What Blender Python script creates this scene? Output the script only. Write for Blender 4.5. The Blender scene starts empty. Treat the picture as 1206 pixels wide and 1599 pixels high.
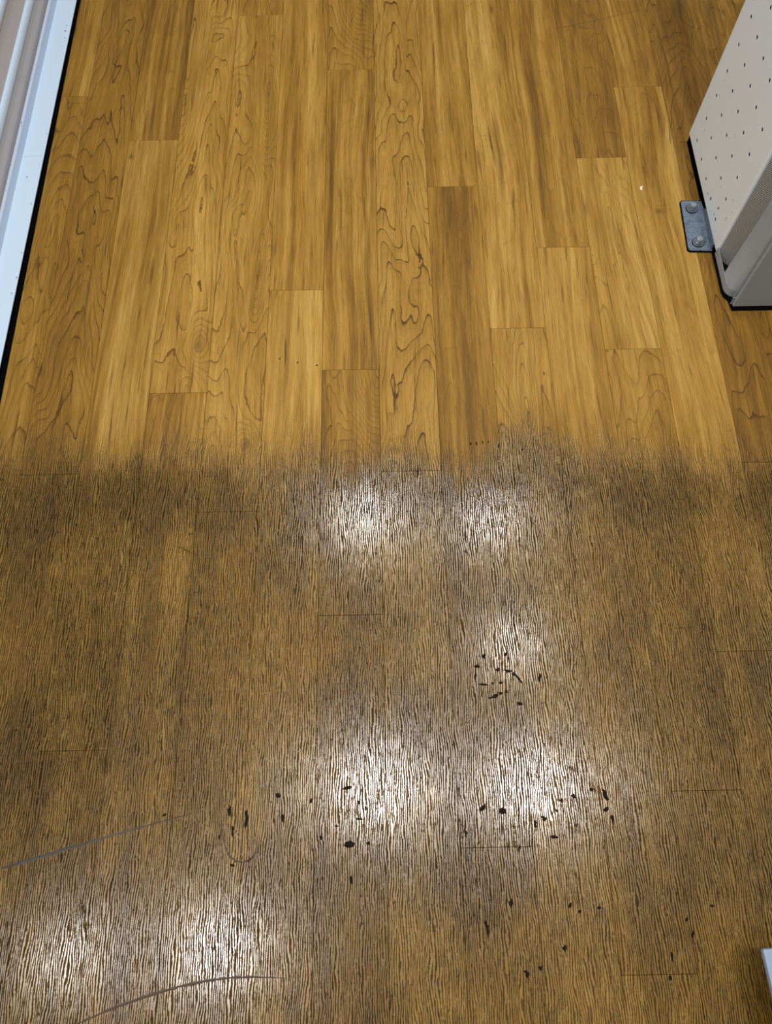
import bpy, bmesh, math, random
from mathutils import Matrix, Vector

# ---------------------------------------------------------------- camera, world, lights, exposure
scene = bpy.context.scene
COL = scene.collection
W_PX, H_PX, F_PX, CAM_H = 1206.0, 1599.0, 1215.0, 1.163
cam_data = bpy.data.cameras.new('camera')
cam_data.sensor_fit = 'VERTICAL'
cam_data.sensor_height = 24.0
cam_data.lens = 24.0 * F_PX / H_PX
cam_data.clip_start = 0.02
cam = bpy.data.objects.new('camera', cam_data)
COL.objects.link(cam)
cam.matrix_world = (Matrix.Translation((0, 0, CAM_H)) @ Matrix.Rotation(math.radians(22.6477), 4, 'X')
                    @ Matrix.Rotation(math.radians(-1.0822), 4, 'Z'))
scene.camera = cam

world = bpy.data.worlds.new('room_air')
scene.world = world
world.use_nodes = True
world.node_tree.nodes['Background'].inputs[0].default_value = (0.93, 0.97, 1.0, 1)
world.node_tree.nodes['Background'].inputs[1].default_value = 0.20

CEIL = 2.7
# round downlights, and the weaker long battens of the same rows, then added unseen lamps: (x, y, width, depth, watts)
LAMPS = [(-0.11, 1.58, .22, 0, 11), (0.56, 1.53, .20, 0, 7.5), (0.62, 0.88, .17, 0, 7), (-0.06, 0.22, .24, 0, 17), (0.66, 0.21, .23, 0, 15),
         (-1.41, -0.46, .19, 0, 5.5), (-0.77, -0.44, .22, 0, 12),
         (0.25, 1.56, 1.2, .20, 5), (0.33, 0.21, 1.7, .25, 11), (-1.05, -0.45, 1.4, .25, 6),
         (0.76, 2.90, .22, 0, 8), (-2.75, 0.15, .20, 0, 34), (-2.75, 0.75, .20, 0, 34)]  # unseen lamps added: back one casts the cabinet's shadow, left pair brightens its side
for lx, ly, sx, sy, watts in LAMPS:
    ld = bpy.data.lights.new('ceiling_lamp', 'AREA')
    ld.shape = 'RECTANGLE' if sy else 'DISK'
    ld.size = sx
    if sy: ld.size_y = sy
    ld.energy = watts
    ld.color = (0.965, 0.985, 1.0)
    lo = bpy.data.objects.new('ceiling_lamp', ld)
    lo.location = (lx, ly, CEIL)
    COL.objects.link(lo)

vs = scene.view_settings
vs.view_transform = 'Standard'
vs.look = 'None'
vs.exposure = 0.0
vs.gamma = 1.0
vs.use_curve_mapping = False

# ---------------------------------------------------------------- helpers
def srgb(r, g, b):
    f = lambda c: c / 12.92 if c <= 0.04045 else ((c + 0.055) / 1.055) ** 2.4
    return (f(r / 255), f(g / 255), f(b / 255), 1.0)

CAM_R = cam.matrix_world.to_3x3()
def ground(px, py, z=0.0):
    """place seen at a photograph pixel, on the horizontal plane z"""
    r = CAM_R @ Vector(((px - 603.0) / F_PX, -(py - 799.5) / F_PX, -1.0))
    t = (z - CAM_H) / r.z
    return Vector((r.x * t, r.y * t, z))

def on_x(px, py, x):
    r = CAM_R @ Vector(((px - 603.0) / F_PX, -(py - 799.5) / F_PX, -1.0))
    t = x / r.x
    return Vector((x, r.y * t, CAM_H + r.z * t))

class S:
    """socket wrapper: arithmetic makes math nodes"""
    def __init__(s, nt, sock): s.nt, s.k = nt, sock
    def _m(s, op, *a, clamp=False):
        n = s.nt.nodes.new('ShaderNodeMath'); n.operation = op; n.use_clamp = clamp
        for i, v in enumerate((s,) + a):
            if isinstance(v, S): s.nt.links.new(v.k, n.inputs[i])
            else: n.inputs[i].default_value = v
        return S(s.nt, n.outputs[0])
    def __add__(s, o): return s._m('ADD', o)
    def __radd__(s, o): return s._m('ADD', o)
    def __sub__(s, o): return s._m('SUBTRACT', o)
    def __rsub__(s, o): return (s * -1.0) + o
    def __mul__(s, o): return s._m('MULTIPLY', o)
    def __rmul__(s, o): return s._m('MULTIPLY', o)
    def __truediv__(s, o): return s._m('DIVIDE', o)
    def pow(s, o): return s._m('POWER', o)
    def frac(s): return s._m('FRACT')
    def abs(s): return s._m('ABSOLUTE')
    def exp(s): return s._m('EXPONENT')
    def max(s, o): return s._m('MAXIMUM', o)
    def min(s, o): return s._m('MINIMUM', o)
    def clamp(s): return s._m('ADD', 0.0, clamp=True)

class NT:
    def __init__(s, name):
        s.m = bpy.data.materials.new(name); s.m.use_nodes = True
        s.t = s.m.node_tree
        s.b = s.t.nodes['Principled BSDF']
    def put(s, inp, v):
        i = s.b.inputs[inp]
        if isinstance(v, S): s.t.links.new(v.k, i)
        else: i.default_value = v
    def node(s, typ, out=0): 
        n = s.t.nodes.new(typ); return n, S(s.t, n.outputs[out])
    def vec(s, x, y, z=0.0):
        n = s.t.nodes.new('ShaderNodeCombineXYZ')
        for i, v in enumerate((x, y, z)):
            if isinstance(v, S): s.t.links.new(v.k, n.inputs[i])
            else: n.inputs[i].default_value = v
        return S(s.t, n.outputs[0])
    def sep(s, v):
        n = s.t.nodes.new('ShaderNodeSeparateXYZ'); s.t.links.new(v.k, n.inputs[0])
        return [S(s.t, o) for o in n.outputs]
    def noise(s, v, scale=1.0, detail=2.0, rough=0.5, dist=0.0):
        n = s.t.nodes.new('ShaderNodeTexNoise'); n.noise_dimensions = '3D'
        s.t.links.new(v.k, n.inputs['Vector'])
        n.inputs['Scale'].default_value = scale; n.inputs['Detail'].default_value = detail
        n.inputs['Roughness'].default_value = rough; n.inputs['Distortion'].default_value = dist
        return S(s.t, n.outputs['Fac'])
    def smooth(s, x, a, b, lo=0.0, hi=1.0):
        n = s.t.nodes.new('ShaderNodeMapRange'); n.interpolation_type = 'SMOOTHSTEP'
        s.t.links.new(x.k, n.inputs[0])
        if a > b: a, b, lo, hi = b, a, hi, lo
        for i, v in zip((1, 2, 3, 4), (a, b, lo, hi)): n.inputs[i].default_value = v
        return S(s.t, n.outputs[0])
    def mix(s, f, a, b, mode='MIX'):
        n = s.t.nodes.new('ShaderNodeMix'); n.data_type = 'RGBA'; n.blend_type = mode; n.clamp_factor = True
        for i, v in ((0, f), (6, a), (7, b)):
            if isinstance(v, S): s.t.links.new(v.k, n.inputs[i])
            else: n.inputs[i].default_value = v
        return S(s.t, n.outputs[2])
    def ramp(s, f, stops):
        n = s.t.nodes.new('ShaderNodeValToRGB'); s.t.links.new(f.k, n.inputs[0])
        e = n.color_ramp.elements
        while len(e) < len(stops): e.new(0.5)
        for q, (p, c) in zip(e, stops): q.position = p; q.color = c
        return S(s.t, n.outputs[0])
    def pos(s):
        n = s.t.nodes.new('ShaderNodeNewGeometry'); return S(s.t, n.outputs['Position'])
    def obj(s):
        n = s.t.nodes.new('ShaderNodeTexCoord'); return S(s.t, n.outputs['Object'])
    def bump(s, h, dist, strength=1.0):
        n = s.t.nodes.new('ShaderNodeBump'); n.inputs['Distance'].default_value = dist
        n.inputs['Strength'].default_value = strength
        s.t.links.new(h.k, n.inputs['Height']); s.t.links.new(n.outputs[0], s.b.inputs['Normal'])

# ---------------------------------------------------------------- materials
PERIOD, PW, X0 = 1.19, 0.1, -0.0072          # plank repeat, width and the joint nearest the camera
def vinyl_plank_material():
    M = NT('wood_print_vinyl')
    x, y, _ = M.sep(M.pos())
    u, v, _ = M.sep(M.obj())
    oi = M.t.nodes.new('ShaderNodeObjectInfo')
    tone, cath, strk = M.sep(S(M.t, oi.outputs['Color']))
    seed = S(M.t, oi.outputs['Alpha'])
    su, sv = u + seed * 7.3, v + seed * 31.7
    # broad and fine streaks of the printed grain, along the plank
    wob = (M.noise(M.vec(su * 5.0, sv * 1.8, seed * 9), 1, 1) - 0.5) * 0.05
    broad = M.noise(M.vec((su + wob) * 30, sv * 0.9, seed * 17), 1, 2, 0.5) - 0.5
    mid = M.noise(M.vec((su + wob) * 120, sv * 3.2, seed * 5), 1, 3, 0.6) - 0.5
    fine = M.noise(M.vec((su + wob) * 560, sv * 14, seed * 3), 1, 2, 0.6) - 0.5
    blot = M.noise(M.vec(su * 20, sv * 6, seed * 21), 1, 3, 0.6) - 0.5
    t = tone + broad * (strk * 1.25 + 0.25) + mid * (strk * 0.75 + 0.30) + fine * 0.60 + blot * 0.36
    col = M.ramp(t, [(0.0, srgb(80, 51, 10)), (0.3, srgb(112, 78, 22)), (0.55, srgb(142, 103, 36)),
                     (0.8, srgb(166, 127, 56)), (1.0, srgb(180, 146, 80))])
    # growth rings: contour lines of a stretched field, lifted around knots
    wig = (M.noise(M.vec(su * 80, sv * 40, 4.2), 1, 2, 0.6) - 0.5) * 0.036
    ph = M.noise(M.vec(su * 15, sv * 3.4, seed * 29), 1, 1.6, 0.45, 0.5) * 0.95 + wig + v * 0.9 + (u - 0.05) * (u - 0.05) * 75.0
    knot_dark = None
    for px, py, amp, rx, ry in KNOTS:
        g = ground(px, py)
        dx, dy = (x - g.x) / rx, (y - g.y) / ry
        d2 = dx * dx + dy * dy
        gate = x._m('COMPARE', X0 + PW * (math.floor((g.x - X0) / PW) + 0.5), PW / 2)
        ph = ph + (d2 * -1.0).exp() * gate * amp
        core = (d2 * -16.0).exp() * gate * min(1.0, 0.06 / ry)
        knot_dark = core if knot_dark is None else knot_dark + core
    fr = (ph * 11.0).frac()
    fr2 = (ph * 33.0).frac()
    ring = M.smooth(fr, 0.86, 0.97) * M.smooth(fr, 1.0, 0.985)
    ring_soft = M.smooth(fr, 0.35, 0.97)
    ring2 = M.smooth(fr2, 0.7, 0.95) * M.smooth(fr2, 1.0, 0.96)
    brk = M.smooth(M.noise(M.vec(su * 26, sv * 8, 8.8), 1, 2), 0.22, 0.52)
    line = (ring * brk * 0.66 + ring_soft * 0.17 + ring2 * brk * 0.16) * cath
    col = M.mix(line.clamp(), col, srgb(66, 42, 10))
    # dark flecks and mineral streaks
    fl = M.smooth(M.noise(M.vec((su + wob) * 190, sv * 9, seed * 41), 1, 2, 0.5), 0.61, 0.74)
    ms = M.smooth(M.noise(M.vec((su + wob) * 44, sv * 2.3, seed * 11), 1, 2, 0.55), 0.60, 0.78)
    col = M.mix((fl * 0.62 + ms * strk * 0.70 + knot_dark * 0.6).clamp(), col, srgb(70, 48, 18))
    # ---- embossed grain, and the worn dirty zone in front
    gw = (M.noise(M.vec(x * 14, y * 7, 2.0), 1, 2) - 0.5) * 0.010
    xw = x + gw
    g1 = M.noise(M.vec(xw * 560, y * 44, 1.0), 1, 2, 0.55)
    g2 = M.noise(M.vec(xw * 900, y * 240, 6.0), 1, 1, 0.5)
    comb = ((xw * (6.2832 / 0.0031) + (M.noise(M.vec(xw * 60, y * 16, 7.7), 1, 2) * 26.0))._m('SINE')) * 0.5 + 0.5
    gf = g1 * 0.50 + g2 * 0.30 + comb * 0.20
    groove = M.smooth(gf, 0.43, 0.56)
    edge = M.noise(M.vec(x * 6.5, y * 1.4, 3.3), 1, 2, 0.6) - 0.5
    edge2 = M.noise(M.vec(x * 24, y * 9, 5.1), 1, 3, 0.65) - 0.5
    yy = y + edge * 0.17 + edge2 * 0.10
    worn = M.smooth(yy, 0.640, 0.525)
    fray = M.smooth(yy + (g1 - 0.5) * 0.10, 0.70, 0.535)
    patch = M.noise(M.vec(x * 5.5, y * 3.4, 9.0), 1, 3, 0.6)
    patch2 = M.noise(M.vec(x * 16, y * 5.5, 19.0), 1, 3, 0.6)
    band = (((y - 0.515) / 0.065) * ((y - 0.515) / 0.065) * -1.0).exp()
    dirt = (0.28 + M.smooth(patch, 0.34, 0.66) * 0.38 + M.smooth(patch2, 0.38, 0.64) * 0.36 + band * 0.30).min(1.0)
    worn_col = M.mix(worn * 0.40, col, srgb(144, 111, 50))
    col = M.mix(worn * dirt * 0.60, worn_col, srgb(74, 53, 23))
    col = M.mix((groove * fray * (dirt * 0.42 + 0.58) * 0.97).clamp(), col, srgb(30, 20, 6))
    col = M.mix(groove * 0.14, col, srgb(84, 56, 16))
    M.put('Base Color', col)
    ridge = 1.0 - groove
    M.put('Roughness', 0.60 - worn * ridge * 0.455 + patch2 * worn * 0.05)
    M.put('Specular IOR Level', 0.20 + worn * (ridge * 0.68 - 0.15))
    M.bump(ridge * (worn * 0.9 + 0.1) + g2 * worn * 0.3, 0.00010, 0.22)
    return M.m

def plain(name, c, rough=0.5, metal=0.0, var=0.06, scale=40.0, bump=0.0, spec=0.5):
    M = NT(name)
    n = M.noise(M.obj(), scale, 3, 0.6)
    hi = tuple(min(1, q * (1 + var)) for q in c[:3]) + (1,)
    lo = tuple(q * (1 - var) for q in c[:3]) + (1,)
    M.put('Base Color', M.mix(n, lo, hi))
    M.put('Roughness', rough); M.put('Metallic', metal); M.put('Specular IOR Level', spec)
    if bump: M.bump(M.noise(M.obj(), scale * 6, 2), 0.0004, bump)
    return M.m

KNOTS = [(310, 540, 0.45, .028, .05), (385, 693, 0.45, .022, .035), (402, 435, 0.5, .016, .11), (418, 150, 0.7, .019, .17),
         (205, 245, 0.25, .022, .025), (592, 568, 1.0, .075, .13), (825, 655, 0.6, .020, .10), (300, 90, .7, .022, .26),
         (575, -10, 1.0, .06, .16), (768, 15, .4, .015, .05), (915, 325, .5, .018, .08), (1030, 330, .25, .03, .025)]
MAT_PLANK = vinyl_plank_material()
MAT_SUB = plain('dark_joint_filler', srgb(58, 38, 16), 0.9)
MAT_BLACK = plain('near_black', (0.0015, 0.0015, 0.0018, 1), 0.85, spec=0.05)  # shared near-black: gap, strip under the sill, painted contact outlines of the bracket
MAT_SILL = plain('white_painted_metal', srgb(194, 211, 226), 0.40, var=0.02, scale=9)
MAT_RISER = plain('pale_painted_metal', srgb(188, 200, 220), 0.45, var=0.02, scale=9)
MAT_GREIGE = plain('greige_painted_panel', srgb(196, 194, 196), 0.6, var=0.04, scale=30)
MAT_CHIP = plain('bare_chip', srgb(70, 66, 60), 0.8)
MAT_BEIGE = plain('beige_painted_steel', srgb(214, 219, 219), 0.5, var=0.025, scale=14)
MAT_GREY = plain('grey_smudged_steel', srgb(140, 145, 147), 0.5, var=0.12, scale=22)
MAT_RIB = plain('ribbed_grey_plastic', srgb(150, 148, 140), 0.6)
MAT_DARK = plain('dark_interior', srgb(16, 15, 14), 0.95, spec=0.05)
MAT_STEEL = plain('bolt_steel', (0.20, 0.22, 0.25, 1), 0.30, 0.7, 0.2, 300)
MAT_BOLT = plain('highlight_bolt_steel', (0.42, 0.45, 0.48, 1), 0.25, 0.75, 0.15, 300)  # bolt steel lightened: the highlight on the heads is put into the colour
MAT_GOUGE = plain('gouge_dirt', srgb(24, 16, 7), 0.8, var=0.3, scale=200, spec=0.12)
MAT_SCUFF = plain('scuff_line', srgb(62, 42, 20), 0.6, var=0.3, scale=80)
MAT_SCUFF2 = plain('grey_scuff', srgb(62, 53, 40), 0.5, var=0.3, scale=80)
MAT_CRUMB = plain('white_scrap', srgb(240, 238, 232), 0.6)
MAT_DECK = plain('pale_grey_coating', srgb(132, 144, 160), 0.45, var=0.03, scale=30)

def bracket_material():
    M = NT('zinc_plate')
    n = M.noise(M.obj(), 260, 3, 0.65)
    sp = M.smooth(M.noise(M.obj(), 420, 1), 0.60, 0.68)
    big = M.smooth(M.noise(M.obj(), 90, 2), 0.45, 0.7)
    c = M.mix(n, srgb(84, 95, 108), srgb(122, 134, 148))
    c = M.mix(big * 0.5, c, srgb(62, 70, 80))
    c = M.mix(sp, c, srgb(20, 20, 22))
    M.put('Base Color', c); M.put('Roughness', 0.5); M.put('Metallic', 0.3)
    return M.m
MAT_ZINC = bracket_material()

# ---------------------------------------------------------------- mesh helpers
def link(name, mesh, mat=None, parent=None, loc=(0, 0, 0), rot=(0, 0, 0), smooth=False):
    o = bpy.data.objects.new(name, mesh)
    COL.objects.link(o)
    if mat and not mesh.materials: mesh.materials.append(mat)
    if smooth:
        for p in mesh.polygons: p.use_smooth = True
    o.location = loc; o.rotation_euler = rot
    if parent: o.parent = parent
    return o

def mesh_from(name, verts, faces):
    m = bpy.data.meshes.new(name); m.from_pydata([tuple(v) for v in verts], [], faces); m.update()
    return m

def bm_mesh(name, bm):
    bmesh.ops.recalc_face_normals(bm, faces=bm.faces)
    m = bpy.data.meshes.new(name); bm.to_mesh(m); bm.free(); return m

def box_bm(x0, x1, y0, y1, z0, z1, bev=0.0, seg=2):
    bm = bmesh.new()
    bmesh.ops.create_cube(bm, size=1.0)
    for v in bm.verts:
        v.co = Vector((x0 + (v.co.x + .5) * (x1 - x0), y0 + (v.co.y + .5) * (y1 - y0), z0 + (v.co.z + .5) * (z1 - z0)))
    if bev: bmesh.ops.bevel(bm, geom=bm.edges[:], offset=bev, segments=seg, profile=0.5, affect='EDGES')
    return bm

def extrude_y(name, prof, y0, y1, closed=True):
    """profile of (x, z) points swept along y"""
    n = len(prof)
    vs_ = [(p[0], y0, p[1]) for p in prof] + [(p[0], y1, p[1]) for p in prof]
    fs = [(i, (i + 1) % n, n + (i + 1) % n, n + i) for i in range(n if closed else n - 1)]
    if closed: fs += [tuple(range(n - 1, -1, -1)), tuple(range(n, 2 * n))]
    bm = bmesh.new(); me = mesh_from('t', vs_, fs); bm.from_mesh(me); bpy.data.meshes.remove(me)
    return bm_mesh(name, bm)

def prism(name, plan, z0, z1):
    n = len(plan)
    vs_ = [(p[0], p[1], z0) for p in plan] + [(p[0], p[1], z1) for p in plan]
    fs = [(i, (i + 1) % n, n + (i + 1) % n, n + i) for i in range(n)]
    fs += [tuple(range(n - 1, -1, -1)), tuple(range(n, 2 * n))]
    bm = bmesh.new(); me = mesh_from('t', vs_, fs); bm.from_mesh(me); bpy.data.meshes.remove(me)
    return bm_mesh(name, bm)

def empty(name, loc, rz=0.0):
    o = bpy.data.objects.new(name, None); COL.objects.link(o)
    o.location = loc; o.rotation_euler = (0, 0, rz); o.empty_display_size = 0.05
    return o

def tag(o, label, cat, group=None):
    o['label'] = label; o['category'] = cat
    if group: o['group'] = group
    return o

# ---------------------------------------------------------------- floor and its planks
X_LEFT, X_RIGHT, Y_NEAR, Y_FAR = -0.663, 1.70, -1.30, 2.95
TH = 0.003
floor = link('floor', bm_mesh('floor', box_bm(X_LEFT, X_RIGHT, Y_NEAR, Y_FAR, -0.06, -0.0022)), MAT_SUB)
floor['kind'] = 'structure'
link('screed', bm_mesh('screed', box_bm(-1.05, -0.684, Y_NEAR, Y_FAR, -0.06, 0.0)), MAT_SUB, floor)
wall = link('wall_right', bm_mesh('wall_right', box_bm(X_RIGHT, X_RIGHT + .08, Y_NEAR, Y_FAR, -.06, CEIL)), MAT_GREIGE)
wall['kind'] = 'structure'

SEAMS = {-7: [1.441], -6: [0.564], -5: [1.312], -4: [0.716], -3: [0.491], -2: [0.931], -1: [0.315, 0.757],
         0: [0.558], 1: [1.174], 2: [0.838], 3: [1.019], 4: [0.052, 0.789], 5: [0.248], 6: [0.562]}
# look of the printed planks: (tone, rings, streaks, seed) for the pieces that meet the clean half, from far to near
LOOK = {-7: {1.441: (.60, .15, .55, .11), 2.631: (.46, .1, .75, .83)},
        -6: {0.564: (.50, 1., .10, .27)}, -5: {1.312: (.50, .25, .95, .35), .122: (.66, .1, .55, .42)},
        -4: {.716: (.62, .85, .25, .53), -.474: (.47, .45, .7, .58)}, -3: {.491: (.60, .75, .3, .64), 1.681: (.5, .8, .3, .61)},
        -2: {.931: (.52, .05, .55, .71), -.259: (.64, .1, .45, .76)},
        -1: {1.505: (.52, .85, .3, .14), .757: (.44, .2, .75, .88), .315: (.50, .75, .3, .19), -.433: (.40, .2, .3, .91)},
        0: {.558: (.66, 1., .1, .37), -.632: (.70, .35, .15, .39)}, 1: {1.174: (.55, .15, .6, .47), -.016: (.40, .25, .5, .93)},
        2: {.838: (.64, .2, .75, .06), -.352: (.66, .75, .3, .56)}, 3: {1.019: (.50, .2, .6, .66), -.171: (.60, .12, .5, .69)},
        4: {1.242: (.40, .45, .25, .73), .789: (.70, .45, .45, .79), .052: (.60, .6, .1, .81)},
        5: {1.438: (.46, .2, .7, .86), .248: (.63, .2, .5, .96)}, 6: {.562: (.38, .85, .3, .23)}, 7: {}}
rng = random.Random(5)

def plank_mesh(w, l):
    c, d = 0.0003, 0.0005          # eased edge
    b = [(0, 0), (w, 0), (w, l), (0, l)]
    i = [(c, c), (w - c, c), (w - c, l - c), (c, l - c)]
    vs_ = [(p[0], p[1], -TH) for p in b] + [(p[0], p[1], -d) for p in b] + [(p[0], p[1], 0) for p in i]
    fs = [(8, 9, 10, 11)]
    for k in range(4):
        j = (k + 1) % 4
        fs += [(k, j, 4 + j, 4 + k), (4 + k, 4 + j, 8 + j, 8 + k)]
    return mesh_from('plank', vs_, fs)

cache = {}
GAP = 0.00018
for k in range(-7, 17):
    xa, xb = max(X0 + k * PW, X_LEFT), min(X0 + (k + 1) * PW, X_RIGHT)
    base = SEAMS.get(k, [rng.uniform(0, PERIOD)])
    cuts = sorted({round(s + n * PERIOD, 4) for s in base for n in range(-4, 4)})
    cuts = [Y_NEAR] + [c for c in cuts if Y_NEAR + .02 < c < Y_FAR - .02] + [Y_FAR]
    for ya, yb in zip(cuts, cuts[1:]):
        w, l = xb - xa - 2 * GAP, yb - ya - 2 * GAP
        key = (round(w, 4), round(l, 4))
        if key not in cache: cache[key] = plank_mesh(w, l)
        o = link('plank', cache[key], MAT_PLANK, floor, (xa + GAP, ya + GAP, 0))
        look = None
        for s, q in LOOK.get(k, {}).items():
            if abs(s - ya) < 0.02: look = q
        if look is None: look = (rng.uniform(.42, .64), rng.uniform(.1, .8), rng.uniform(.2, .7), rng.random())
        o.color = look

# ---------------------------------------------------------------- damage on the floor
def blob_mesh(seed, n=9):
    r = random.Random(seed)
    vs_ = [(0, 0, .35)]
    ph = r.uniform(0, 6)
    for ring, (rad, z) in enumerate(((.55, .30), (1.0, 0.0))):
        for i in range(n):
            a = 2 * math.pi * i / n
            q = rad * (1 + .28 * math.sin(2 * a + ph) + r.uniform(-.42, .42))
            vs_.append((q * math.cos(a), q * math.sin(a), z * (1 + r.uniform(-.5, .5))))
    fs = [(0, 1 + i, 1 + (i + 1) % n) for i in range(n)]
    fs += [(1 + i, 1 + n + i, 1 + n + (i + 1) % n, 1 + (i + 1) % n) for i in range(n)]
    return mesh_from('gouge', vs_, fs)
BLOBS = [blob_mesh(s) for s in range(8)]
for b in BLOBS: b.materials.append(MAT_GOUGE)
# photograph x, y, half width, half height (pixels), turn
G = [(756, 1024, 3, 3, 0), (790, 1022, 3, 4, 0), (795, 1028, 2, 2, 0), (745, 1040, 3, 3, 0), (777, 1046, 3, 3.5, 0),
     (793, 1047, 6, 2, 0), (803, 1053, 4, 2, -.4), (811.5, 1061.5, 7, 3, -.9), (843, 1058, 2.5, 5, 0), (755, 1069, 7, 2.5, -.2),
     (770, 1067, 2.5, 2, 0), (782, 1065.5, 2, 2.5, 0), (771.5, 1088, 8, 3.2, .3), (781, 1082, 3.5, 2, .3), (791.6, 1080, 1.8, 2, 0),
     (813, 1099, 3.5, 5, 0), (742.5, 1055.5, 2, 4, 0),
     (542.6, 1230.5, 7, 4, 0), (441.5, 1277, 4, 5, 0), (546, 1317, 6, 6.5, 0), (575, 1317, 3, 3, 0), (501, 1307, 2.5, 3, 0),
     (548, 1374, 3.5, 5, 0), (562.5, 1279, 4, 3, 0), (486, 1250, 2.5, 3, 0), (754, 1262, 6, 5, .4), (728, 1302, 3, 5, 0),
     (785, 1265, 4, 6, 0), (798, 1411, 3, 8, 0), (760, 1446, 2.5, 12, .1), (503.5, 1372, 2, 3, 0), (435, 1242, 3, 7, .2),
     (945, 1240.5, 4, 7, .5), (947, 1264, 4.5, 5, 0), (957, 1279, 3.5, 6, 0), (924, 1232, 2.5, 3, 0), (877, 1250, 3, 3.5, 0),
     (849, 1277, 4, 3.5, 0), (836, 1287, 3, 5, 0), (867, 1307, 5, 4.5, 0), (811, 1325, 2, 4, 0), (890.6, 1414, 3, 5, .2),
     (906, 1423.5, 4, 2.5, 0), (936, 1417, 2, 3, 0), (882, 1481, 3.5, 6, 0), (822.6, 1519, 4, 5, 0), (844, 1512, 4, 3, 0),
     (1113, 1414.6, 3, 3.5, 0), (1082, 1459, 2.5, 4, 0), (1073, 1436, 2.5, 4, 0), (1050, 1494, 3, 7, 0), (1047, 1526, 2, 5, 0),
     (358, 1267, 2.5, 9, 0), (385, 1275, 3, 13, -.1), (363, 1298, 2.5, 7, 0), (392, 1341, 6, 2, .6), (363, 1351, 4, 1.8, -.6),
     (257, 1272.6, 3, 3, 0), (343, 1307, 2, 3, 0), (897, 1244, 2, 3, 0), (870, 1266, 2, 4, 0), (560, 1252, 2.5, 2.5, 0),
     (571, 1262, 2, 3, 0), (527, 1290, 3, 2, 0), (895, 1242, 3, 2, 0),
     (437, 560, 1.6, 1.4, 0), (465, 566, 2.2, 1.2, 0), (495, 570, 1.4, 1.2, 0), (735, 693, 1.5, 3, 0), (744, 692, 1.4, 3, 0),
     (754, 691, 1.2, 2.6, 0), (763, 690, 1.2, 2.4, 0), (779, 696, 1.6, 3, 0), (816, 702, 2, 2.4, 0), (997, 735, 1.8, 1.8, 0),
     (296, 834, 1.4, 1.4, 0), (300, 834, 1.4, 1.4, 0), (119, 819, 1.6, 1.4, 0), (660, 203, 1.2, 1.4, 0)]
for i, (px, py, hw, hh, a) in enumerate(G):
    g = ground(px, py); gx = (ground(px + 1, py) - g).length; gy = (ground(px, py + 1) - g).length
    o = link('gouge', BLOBS[i % 8], MAT_GOUGE, floor, g, (0, 0, a))
    s = 1.02 if py > 900 else 0.9
    o.scale = (hw * gx * s, hh * gy * s, min(0.0025, 0.45 * min(hw * gx, hh * gy)))

def ribbon(name, pts, widths, mat, z=0.0004, seed=1):
    """thin scuff pressed on the floor along photograph points"""
    r = random.Random(seed)
    P = [ground(*p) for p in pts]
    fine, W = [], []
    for i in range(len(P) - 1):
        n = 10
        for j in range(n):
            t = j / n
            p0, p1, p2, p3 = P[max(i - 1, 0)], P[i], P[i + 1], P[min(i + 2, len(P) - 1)]
            c = 0.5 * ((2 * p1) + (p2 - p0) * t + (2 * p0 - 5 * p1 + 4 * p2 - p3) * t * t + (3 * p1 - p0 - 3 * p2 + p3) * t ** 3)
            fine.append(c); W.append(widths[i] * (1 - t) + widths[i + 1] * t)
    fine.append(P[-1]); W.append(widths[-1])
    vs_, fs = [], []
    for i, p in enumerate(fine):
        d = (fine[min(i + 1, len(fine) - 1)] - fine[max(i - 1, 0)]).normalized()
        nrm = Vector((-d.y, d.x, 0))
        w = W[i] * (1 + r.uniform(-.45, .45))
        j = nrm * r.uniform(-.25, .25) * W[i]
        for k, h in ((-1, 0), (0, z), (1, 0)):
            vs_.append(p + j + nrm * w * k + Vector((0, 0, h + 0.00005)))
    for i in range(len(fine) - 1):
        for k in (0, 1):
            fs.append((3 * i + k, 3 * i + 3 + k, 3 * i + 4 + k, 3 * i + 1 + k))
    return link(name, mesh_from(name, vs_, fs), mat, floor)
ribbon('scratch', [(2, 1356), (70, 1336), (140, 1315), (215, 1293), (300, 1270)], [.0016, .0022, .0017, .0010, .0003], MAT_SCUFF2, seed=3)
ribbon('scratch', [(120, 1599), (180, 1573), (250, 1549), (320, 1532), (380, 1526), (445, 1527)], [.0008, .0014, .0017, .0017, .0013, .0003], MAT_SCUFF, seed=4)
ribbon('scratch', [(279, 854), (288, 858), (301, 865)], [.0004, .0006, .0002], MAT_GOUGE, seed=5)
ribbon('scratch', [(350, 1300), (352, 1322), (362, 1340), (380, 1346), (396, 1336), (402, 1318)], [.0003, .0007, .0012, .0010, .0012, .0003], MAT_SCUFF, seed=6)
ribbon('scratch', [(866, 45), (930, 32), (1000, 15)], [.0004, .0004, .0003], MAT_SCUFF, seed=7)

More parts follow.
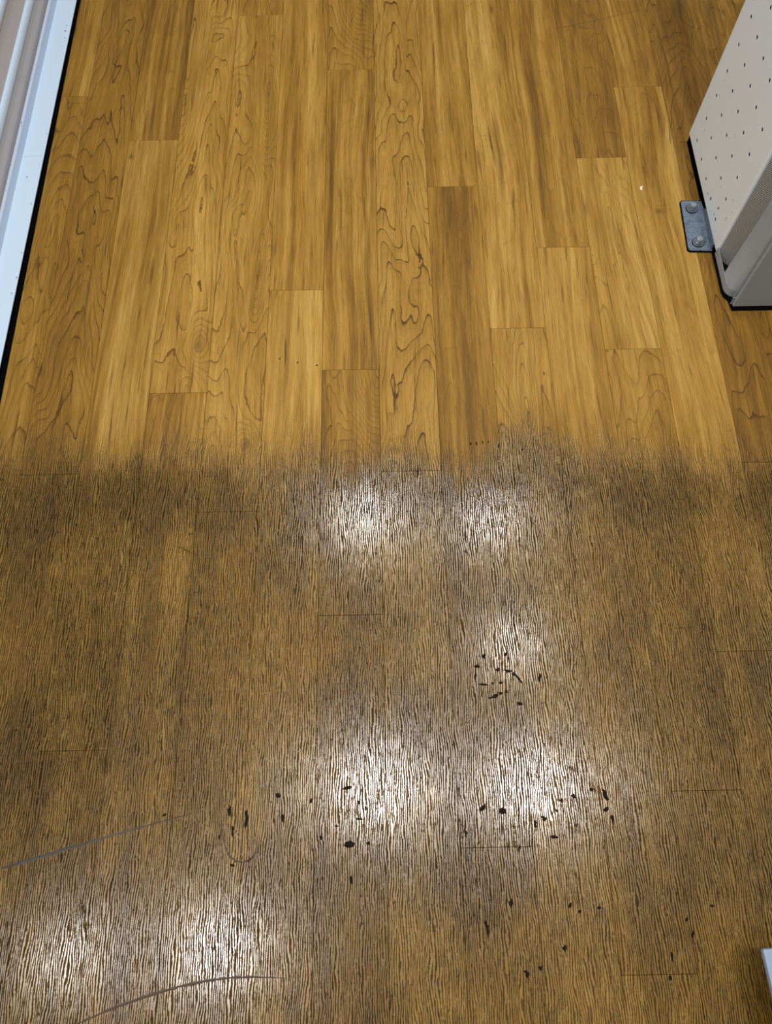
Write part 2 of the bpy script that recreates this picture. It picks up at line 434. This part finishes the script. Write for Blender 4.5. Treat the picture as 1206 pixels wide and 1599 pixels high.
# ---------------------------------------------------------------- white case along the left edge
case = empty('display_case', (-0.6705, 1.2, 0.0), math.radians(-0.25))
tag(case, 'white metal unit with chipped sill and horizontal bars beyond the black gap, left edge', 'case')
YA, YB = -2.35, 1.75
link('sill', extrude_y('sill', [(0, .0058), (0, .0072), (-.0003, .0078), (-.0010, .008), (-.0425, .008), (-.0425, .0058)], YA, YB), MAT_SILL, case)
link('kick_strip', extrude_y('kick_strip', [(-.0022, -.0030), (-.0022, .0059), (-.0420, .0059), (-.0420, .0003), (-.0130, .0003), (-.0130, -.0030)], -2.30, 1.75), MAT_BLACK, case)
link('cover_plate', bm_mesh('cover_plate', box_bm(-.0418, -.0045, .065, .205, .0078, .0088, .0003, 1)), MAT_SILL, case)
link('riser', extrude_y('riser', [(-.0425, .0), (-.0425, .0285), (-.0432, .0298), (-.0446, .030), (-.0473, .030), (-.0477, .0292), (-.0477, .0)], YA, YB), MAT_RISER, case)
link('track_rib', extrude_y('track_rib', [(-.0505, .0), (-.0505, .0245), (-.0512, .0252), (-.052, .0245), (-.052, 0)], YA, YB), MAT_GREIGE, case)
link('track_floor', extrude_y('track_floor', [(-.0475, 0), (-.0475, .008), (-.058, .008), (-.058, 0)], YA, YB), MAT_GREIGE, case)
link('front_panel', extrude_y('front_panel', [(-.0575, .0), (-.0575, .030), (-.0592, .0475), (-.0592, .38), (-.30, .38), (-.30, 0)], YA, YB), MAT_GREIGE, case)
for i in range(4):
    z0 = 0.0655 + i * 0.0795
    pr = []
    for j in range(9):
        a = math.pi * j / 8
        pr.append((-.0585 + 0.0072 * math.sin(a), z0 + 0.0105 - 0.0105 * math.cos(a)))
    m = extrude_y('bar', pr + [(-.0598, z0 + .021), (-.0598, z0)], YA, YB)
    link('bar', m, MAT_SILL, case, smooth=False)
gap_strip = link('gap_fill', bm_mesh('gap_fill', box_bm(-0.684, -0.6633, -1.3, 2.95, -.06, -.0035)), MAT_BLACK)  # near-black box in the gap, just below board level
gap_strip.name = 'black_gap_strip'
tag(gap_strip, 'black strip sunk in the gap between floor boards and white sill', 'strip')
r_ = random.Random(8)
CH = [(102, 48, 1.6, .5), (101.3, 59, .8, .8), (101, 63, .5, .5), (87, 87, .5, .5), (33.5, 191, .9, .5), (33.7, 196, .5, .4), (74.8, 192, .8, .6),
      (48, 207, .6, .5), (63, 212, .7, .5), (54, 219.5, .8, .5), (61.5, 256, .5, .5), (42, 276, 1.1, .6), (27, 273, .6, .6),
      (99.5, 72, .9, .3), (72.5, 208, 1.2, .4), (48.8, 318.5, 1, .4), (33.7, 395, 1, .4), (26, 433, 1, .5), (18.5, 458, 1, .4), (104, 40, 1.5, .3),
      (9.5, 297, .6, .5), (17, 257, .6, .4), (22, 242, .6, .3)]
for px, py, a, b in CH:
    zz = .0305 if px < 36 and py < 300 and not 20 < px < 28 and not px > 40 else .0082
    g = ground(px, py, zz)
    o = link('paint_chip', BLOBS[r_.randrange(8)].copy(), None, case)
    o.data.materials.clear(); o.data.materials.append(MAT_CHIP)
    o.matrix_parent_inverse = Matrix.Identity(4)
    loc = Matrix.Rotation(math.radians(0.25), 4, 'Z') @ (g - case.location)
    o.location = (loc.x, loc.y, zz - .0001)
    o.scale = (.0007 * a + .0003, .0012 * a + .0004, .0004)

# ---------------------------------------------------------------- perforated cabinet on the right
cab = empty('steel_cabinet', (0.80, 1.08, 0.0))
tag(cab, 'beige perforated steel cabinet with a ribbed corner recess standing at the right edge', 'cabinet')
CX, CY = 0.80, 1.08
CTOP = 1.558
def cpart(name, mesh, mat, smooth=False):
    return link(name, mesh, mat, cab, (-CX, -CY, 0), smooth=smooth)
# body inside, set back behind the sheets
cpart('body', bm_mesh('body', box_bm(.650, 1.20, .99, 1.272, .012, CTOP - .01)), MAT_DARK)
# perforated side sheet with real holes
bm = bmesh.new()
XP, Y0, Y1, Z0, ZN = .618, .9895, 1.2815, .0195, 25
pit = .0494
ys = [1.041 + pit * i for i in range(5)]
zs = [.041 + pit * i for i in range(30)]
yb = [Y0] + [(a + b) / 2 for a, b in zip(ys, ys[1:])] + [Y1]
zb = [Z0] + [(a + b) / 2 for a, b in zip(zs, zs[1:])] + [CTOP]
NSEG = 12; HR = 0.0034
for i, yc in enumerate(ys):
    for j, zc in enumerate(zs):
        ya, yb_, za, zb_ = yb[i], yb[i + 1], zb[j], zb[j + 1]
        outer, inner = [], []
        per = [(yb_, zc), (yb_, (zc + zb_) / 2), (yb_, zb_), (yc, zb_), (ya, zb_), (ya, (zc + zb_) / 2), (ya, zc), (ya, (zc + za) / 2),
               (ya, za), (yc, za), (yb_, za), (yb_, (zc + za) / 2)]
        for q, (py_, pz_) in enumerate(per):
            a = math.atan2(pz_ - zc, py_ - yc)
            outer.append(bm.verts.new((XP, py_, pz_)))
            inner.append(bm.verts.new((XP, yc + HR * math.cos(a), zc + HR * math.sin(a))))
        deep = [bm.verts.new((XP + .0006, v.co.y, v.co.z)) for v in inner]
        n = len(per)
        for q in range(n):
            w = (q + 1) % n
            bm.faces.new((outer[q], inner[q], inner[w], outer[w]))
            bm.faces.new((inner[q], deep[q], deep[w], inner[w]))
# folded front and back edges of the sheet
def fold(pts):
    lo = [bm.verts.new((p[0], p[1], Z0)) for p in pts]; hi = [bm.verts.new((p[0], p[1], CTOP)) for p in pts]
    for a in range(len(pts) - 1): bm.faces.new((lo[a], lo[a + 1], hi[a + 1], hi[a]))
fold([(XP, Y0), (XP + .0004, Y0 - .0018), (XP + .0013, Y0 - .0036), (XP + .0030, Y0 - .0050), (XP + .0055, Y0 - .0056), (XP + .0058, Y0 - .0050), (XP + .012, Y0 - .0040)])
fold([(XP, Y1), (XP + .0008, Y1 + .0012), (XP + .002, Y1 + .0015), (XP + .03, Y1 + .0015)])
lo = [bm.verts.new(p) for p in ((XP, Y0, Z0), (XP, Y1, Z0), (XP + .03, Y1, Z0), (XP + .03, Y0, Z0))]
bm.faces.new(lo)
bmesh.ops.remove_doubles(bm, verts=bm.verts[:], dist=1e-5)
m = bpy.data.meshes.new('perforated_panel'); 
bmesh.ops.recalc_face_normals(bm, faces=bm.faces)
bm.to_mesh(m); bm.free()
cpart('perforated_panel', m, MAT_BEIGE)
cpart('hole_backing', bm_mesh('hole_backing', box_bm(XP + .0022, XP + .0032, Y0, Y1 - .002, Z0 + .004, CTOP - .004)), MAT_DARK)
# paint chips on the sheet
for px, py, a in ((1105.7, 302.6, 1.2), (1124.9, 292.6, .7), (1145.5, 311.9, .9), (1122.3, 325.1, 1.7), (1115.7, 334.4, 1.3), (1134.9, 340.4, 1.0),
                  (1132.9, 343.7, .8), (1142.8, 331.1, .8), (1109.7, 328.5, .6), (1117.6, 361.6, .5), (1131.5, 126.5, .6), (1100.5, 203, .5), (1149.5, 212, .5)):
    g = on_x(px, py, XP)
    o = link('paint_chip', BLOBS[r_.randrange(8)].copy(), None, cab, (g.x - CX - .0001, g.y - CY, g.z), (0, math.radians(-90), 0))
    o.data.materials.clear(); o.data.materials.append(MAT_CHIP)
    o.scale = (.0022 * a, .0012 * a, .0004)
# corner column: ribbed slanted recess and the grey return
A, B, C2 = (.6205, .9775), (.6430, .9535), (.6322, .8845)
cpart('corner_post', prism('corner_post', [B, C2, (.636, .8825), (.662, .8825), (.662, .99), (.650, .985)], .004, CTOP - .005), MAT_GREY)
# ribbed strip: small horizontal ridges along the slant
rv, rf = [], []
nrm = Vector((-(A[1] - B[1]), -(B[0] - A[0]), 0)).normalized()
PIT = .00305
nr = int((CTOP - .03 - .004) / PIT)
for i in range(nr + 1):
    z = .004 + i * PIT
    for dz, d in ((0, 0), (PIT * .45, 0), (PIT * .45, .0006), (PIT * .98, .0006)):
        for e in (A, B):
            rv.append((e[0] + nrm.x * d, e[1] + nrm.y * d, z + dz))
for i in range(len(rv) // 2 - 1):
    rf.append((2 * i, 2 * i + 1, 2 * i + 3, 2 * i + 2))
ribm = mesh_from('ribbed_strip', rv, rf)
ribm.materials.append(MAT_RIB); ribm.materials.append(MAT_DARK)
for i, p in enumerate(ribm.polygons): p.material_index = 1 if i % 4 < 2 else 0
cpart('ribbed_strip', ribm, None)
# foot lip with a rounded front corner
pl = [(XP + .0005, .9865), (XP, .984), (XP, .906)]
for j in range(1, 9):
    a = math.pi / 2 * j / 8
    pl.append((XP + .0175 * (1 - math.cos(a)), .906 - .0195 * math.sin(a)))
pl += [(.650, .8863)]
inn = [(.650, .8872)]
for j in range(8, 0, -1):
    a = math.pi / 2 * j / 8
    inn.append((XP + .0009 + .0166 * (1 - math.cos(a)), .906 - .0186 * math.sin(a)))
inn += [(XP + .0009, .906), (XP + .0009, .984), (XP + .0012, .9865)]
cpart('foot_lip', prism('foot_lip', pl + inn, .0135, .0295), MAT_GREY)
T = Vector((XP + .0008, .9285, .0295))
foot = [T, Vector((XP + .0004, .908, .0297))]
for aa in (35, 62, 88):
    ar = math.radians(aa)
    foot.append(Vector((XP + .0175 - .0171 * math.cos(ar), .906 - .0191 * math.sin(ar), .0297)))
kv, kf = [], []
for i, p in enumerate(foot):
    t_ = i / 4.0
    top = Vector((B[0] + (C2[0] - B[0]) * t_, B[1] + (C2[1] - B[1]) * t_, .26))
    for j in range(9):
        q = j / 8.0
        w_ = 1 - (1 - q) ** 2.2
        kv.append((p.x + (top.x - p.x) * w_, p.y + (top.y - p.y) * w_, p.z + (top.z - p.z) * q))
for i in range(4):
    for j in range(8): kf.append((9 * i + j, 9 * i + 9 + j, 9 * i + 10 + j, 9 * i + 1 + j))
cpart('recess_skirt', mesh_from('recess_skirt', kv, kf), MAT_GREY, smooth=True)
cpart('lower_tab', bm_mesh('lower_tab', box_bm(.6250, .645, .8722, .8732, .0125, .030)), MAT_GREY)
cpart('seam_strip', bm_mesh('seam_strip', box_bm(.6300, .645, .8725, .8735, .046, CTOP - .01, .0006, 1)), MAT_RIB)
cpart('front_panel', bm_mesh('front_panel', box_bm(.6274, 1.205, .8645, .8710, .0150, CTOP, .0009, 2)), MAT_GREY)
cpart('plinth', prism('plinth', [(.6195, 1.278), (.6195, .906), (.6215, .897), (.628, .888), (.632, .8660), (1.20, .8660), (1.20, 1.278)], .0, .0125), MAT_DARK)
cpart('plinth_side', bm_mesh('plinth_side', box_bm(.6195, .64, .992, 1.278, .0, .022)), MAT_DARK)

# ---------------------------------------------------------------- floor bracket with bolts
bcen = ((.5785 + .634) / 2, 1.0615)
br = empty('floor_bracket', (bcen[0], bcen[1], 0.0), math.radians(-2.2))
tag(br, 'speckled zinc angle bracket bolted to the floor beside the perforated cabinet', 'bracket')
bm = bmesh.new()
hw, hl = .0285, .0605
rc = .006
plan = []
for cx_, cy_, a0 in ((-hw + rc, hl - rc, 90), (-hw + rc, -hl + rc, 180)):
    for j in range(6):
        a = math.radians(a0 + 90 * j / 5)
        plan.append((cx_ + rc * math.cos(a), cy_ + rc * math.sin(a)))
plan += [(hw, -hl), (hw, hl)]
link('edge_shade_pad', prism('edge_shade_pad', [(p[0] * 1.055 if p[0] < 0 else p[0], p[1] * 1.024) for p in plan], 0.0, .0032), MAT_BLACK, br)  # black layer added to paint the shaded outline around the plate edge
pm = prism('base_plate', plan, 0.003, .0045)
bm.from_mesh(pm); bpy.data.meshes.remove(pm)
bmesh.ops.bevel(bm, geom=[e for e in bm.edges if all(v.co.z > .004 for v in e.verts)], offset=.0008, segments=2, affect='EDGES')
link('base_plate', bm_mesh('base_plate', bm), MAT_ZINC, br)
link('upright', extrude_y('upright', [(.0105, .0043), (.0115, .0055), (.0118, .0075), (.0122, .0175), (.0165, .0175), (.0165, .0043)], -hl + .003, hl - .001), MAT_ZINC, br)

def ring_prism(r, n, z0, z1, bev):
    bm = bmesh.new()
    bmesh.ops.create_cone(bm, cap_ends=True, segments=n, radius1=r, radius2=r, depth=z1 - z0)
    bmesh.ops.translate(bm, vec=(0, 0, (z0 + z1) / 2), verts=bm.verts)
    if bev: bmesh.ops.bevel(bm, geom=[e for e in bm.edges if all(v.co.z > z1 - 1e-6 for v in e.verts)], offset=bev, segments=2, affect='EDGES')
    return bm
shade_ring_m = bm_mesh('contact_shade_ring', ring_prism(.0117, 24, .0040, .0049, 0))  # black disc added to paint the contact shade around each washer
shade_ring_m.materials.append(MAT_BLACK)
washer_m = bm_mesh('washer', ring_prism(.0105, 24, .0045, .0062, .0004))
lock_m = bm_mesh('lock_washer', ring_prism(.0075, 20, .0062, .0084, .0004))
head_m = bm_mesh('bolt_head', ring_prism(.0064, 6, .0084, .0165, .0009))
boss_m = bm_mesh('bolt_end', ring_prism(.0042, 16, .0165, .0172, .0003))
for m_ in (washer_m, lock_m): m_.materials.append(MAT_STEEL)
for m_ in (head_m, boss_m): m_.materials.append(MAT_BOLT)
for wx, wy, a in ((.5979, 1.1015, .3), (.5958, 1.0195, .7)):
    p = Matrix.Rotation(math.radians(2.2), 4, 'Z') @ (Vector((wx, wy, 0)) - br.location)
    b = link('bolt', head_m, None, br, (p.x, p.y, 0), (0, 0, a))
    link('contact_shade_ring', shade_ring_m, None, b)
    link('washer', washer_m, None, b); link('lock_washer', lock_m, None, b); link('bolt_end', boss_m, None, b)

# ---------------------------------------------------------------- pale grey platform, bottom right corner
ZP = .085
c0, c1 = ground(1192, 1482.5, ZP), ground(1206, 1541, ZP)
pa = math.atan2(c1.x - c0.x, -(c1.y - c0.y))
plat = empty('metal_platform', (c0.x + .25, c0.y - .2, 0), pa)
tag(plat, 'pale grey metal platform on short legs cut off by the lower right corner', 'platform')
o0 = Matrix.Rotation(-pa, 4, 'Z') @ (c0 - Vector(plat.location))
link('deck', bm_mesh('deck', box_bm(o0.x, o0.x + .5, o0.y - .4, o0.y, ZP - .010, ZP, .0022, 3)), MAT_DECK, plat)
for sx in (.05, .43):
    for sy in (.06, .34):
        link('leg', bm_mesh('leg', box_bm(o0.x + sx, o0.x + sx + .03, o0.y - sy - .03, o0.y - sy, 0, ZP - .0098, .002, 1)), MAT_DARK, plat)

# ---------------------------------------------------------------- tiny scrap
g = ground(1003, 294)
sv_, sf_ = [], []
for i in range(7):
    a = math.pi * (.35 + 1.1 * i / 6)
    for r, h in ((.0042, .0004), (.0026, .0018), (.0014, .0004)):
        sv_.append((r * math.cos(a), r * math.sin(a) * 1.2, h))
for i in range(6):
    for k in (0, 1): sf_.append((3 * i + k, 3 * i + 1 + k, 3 * i + 4 + k, 3 * i + 3 + k))
scrap = link('paper_scrap', mesh_from('paper_scrap', sv_, sf_), MAT_CRUMB, None, g)
tag(scrap, 'tiny curled white scrap lying on clean boards left of the bracket', 'scrap')
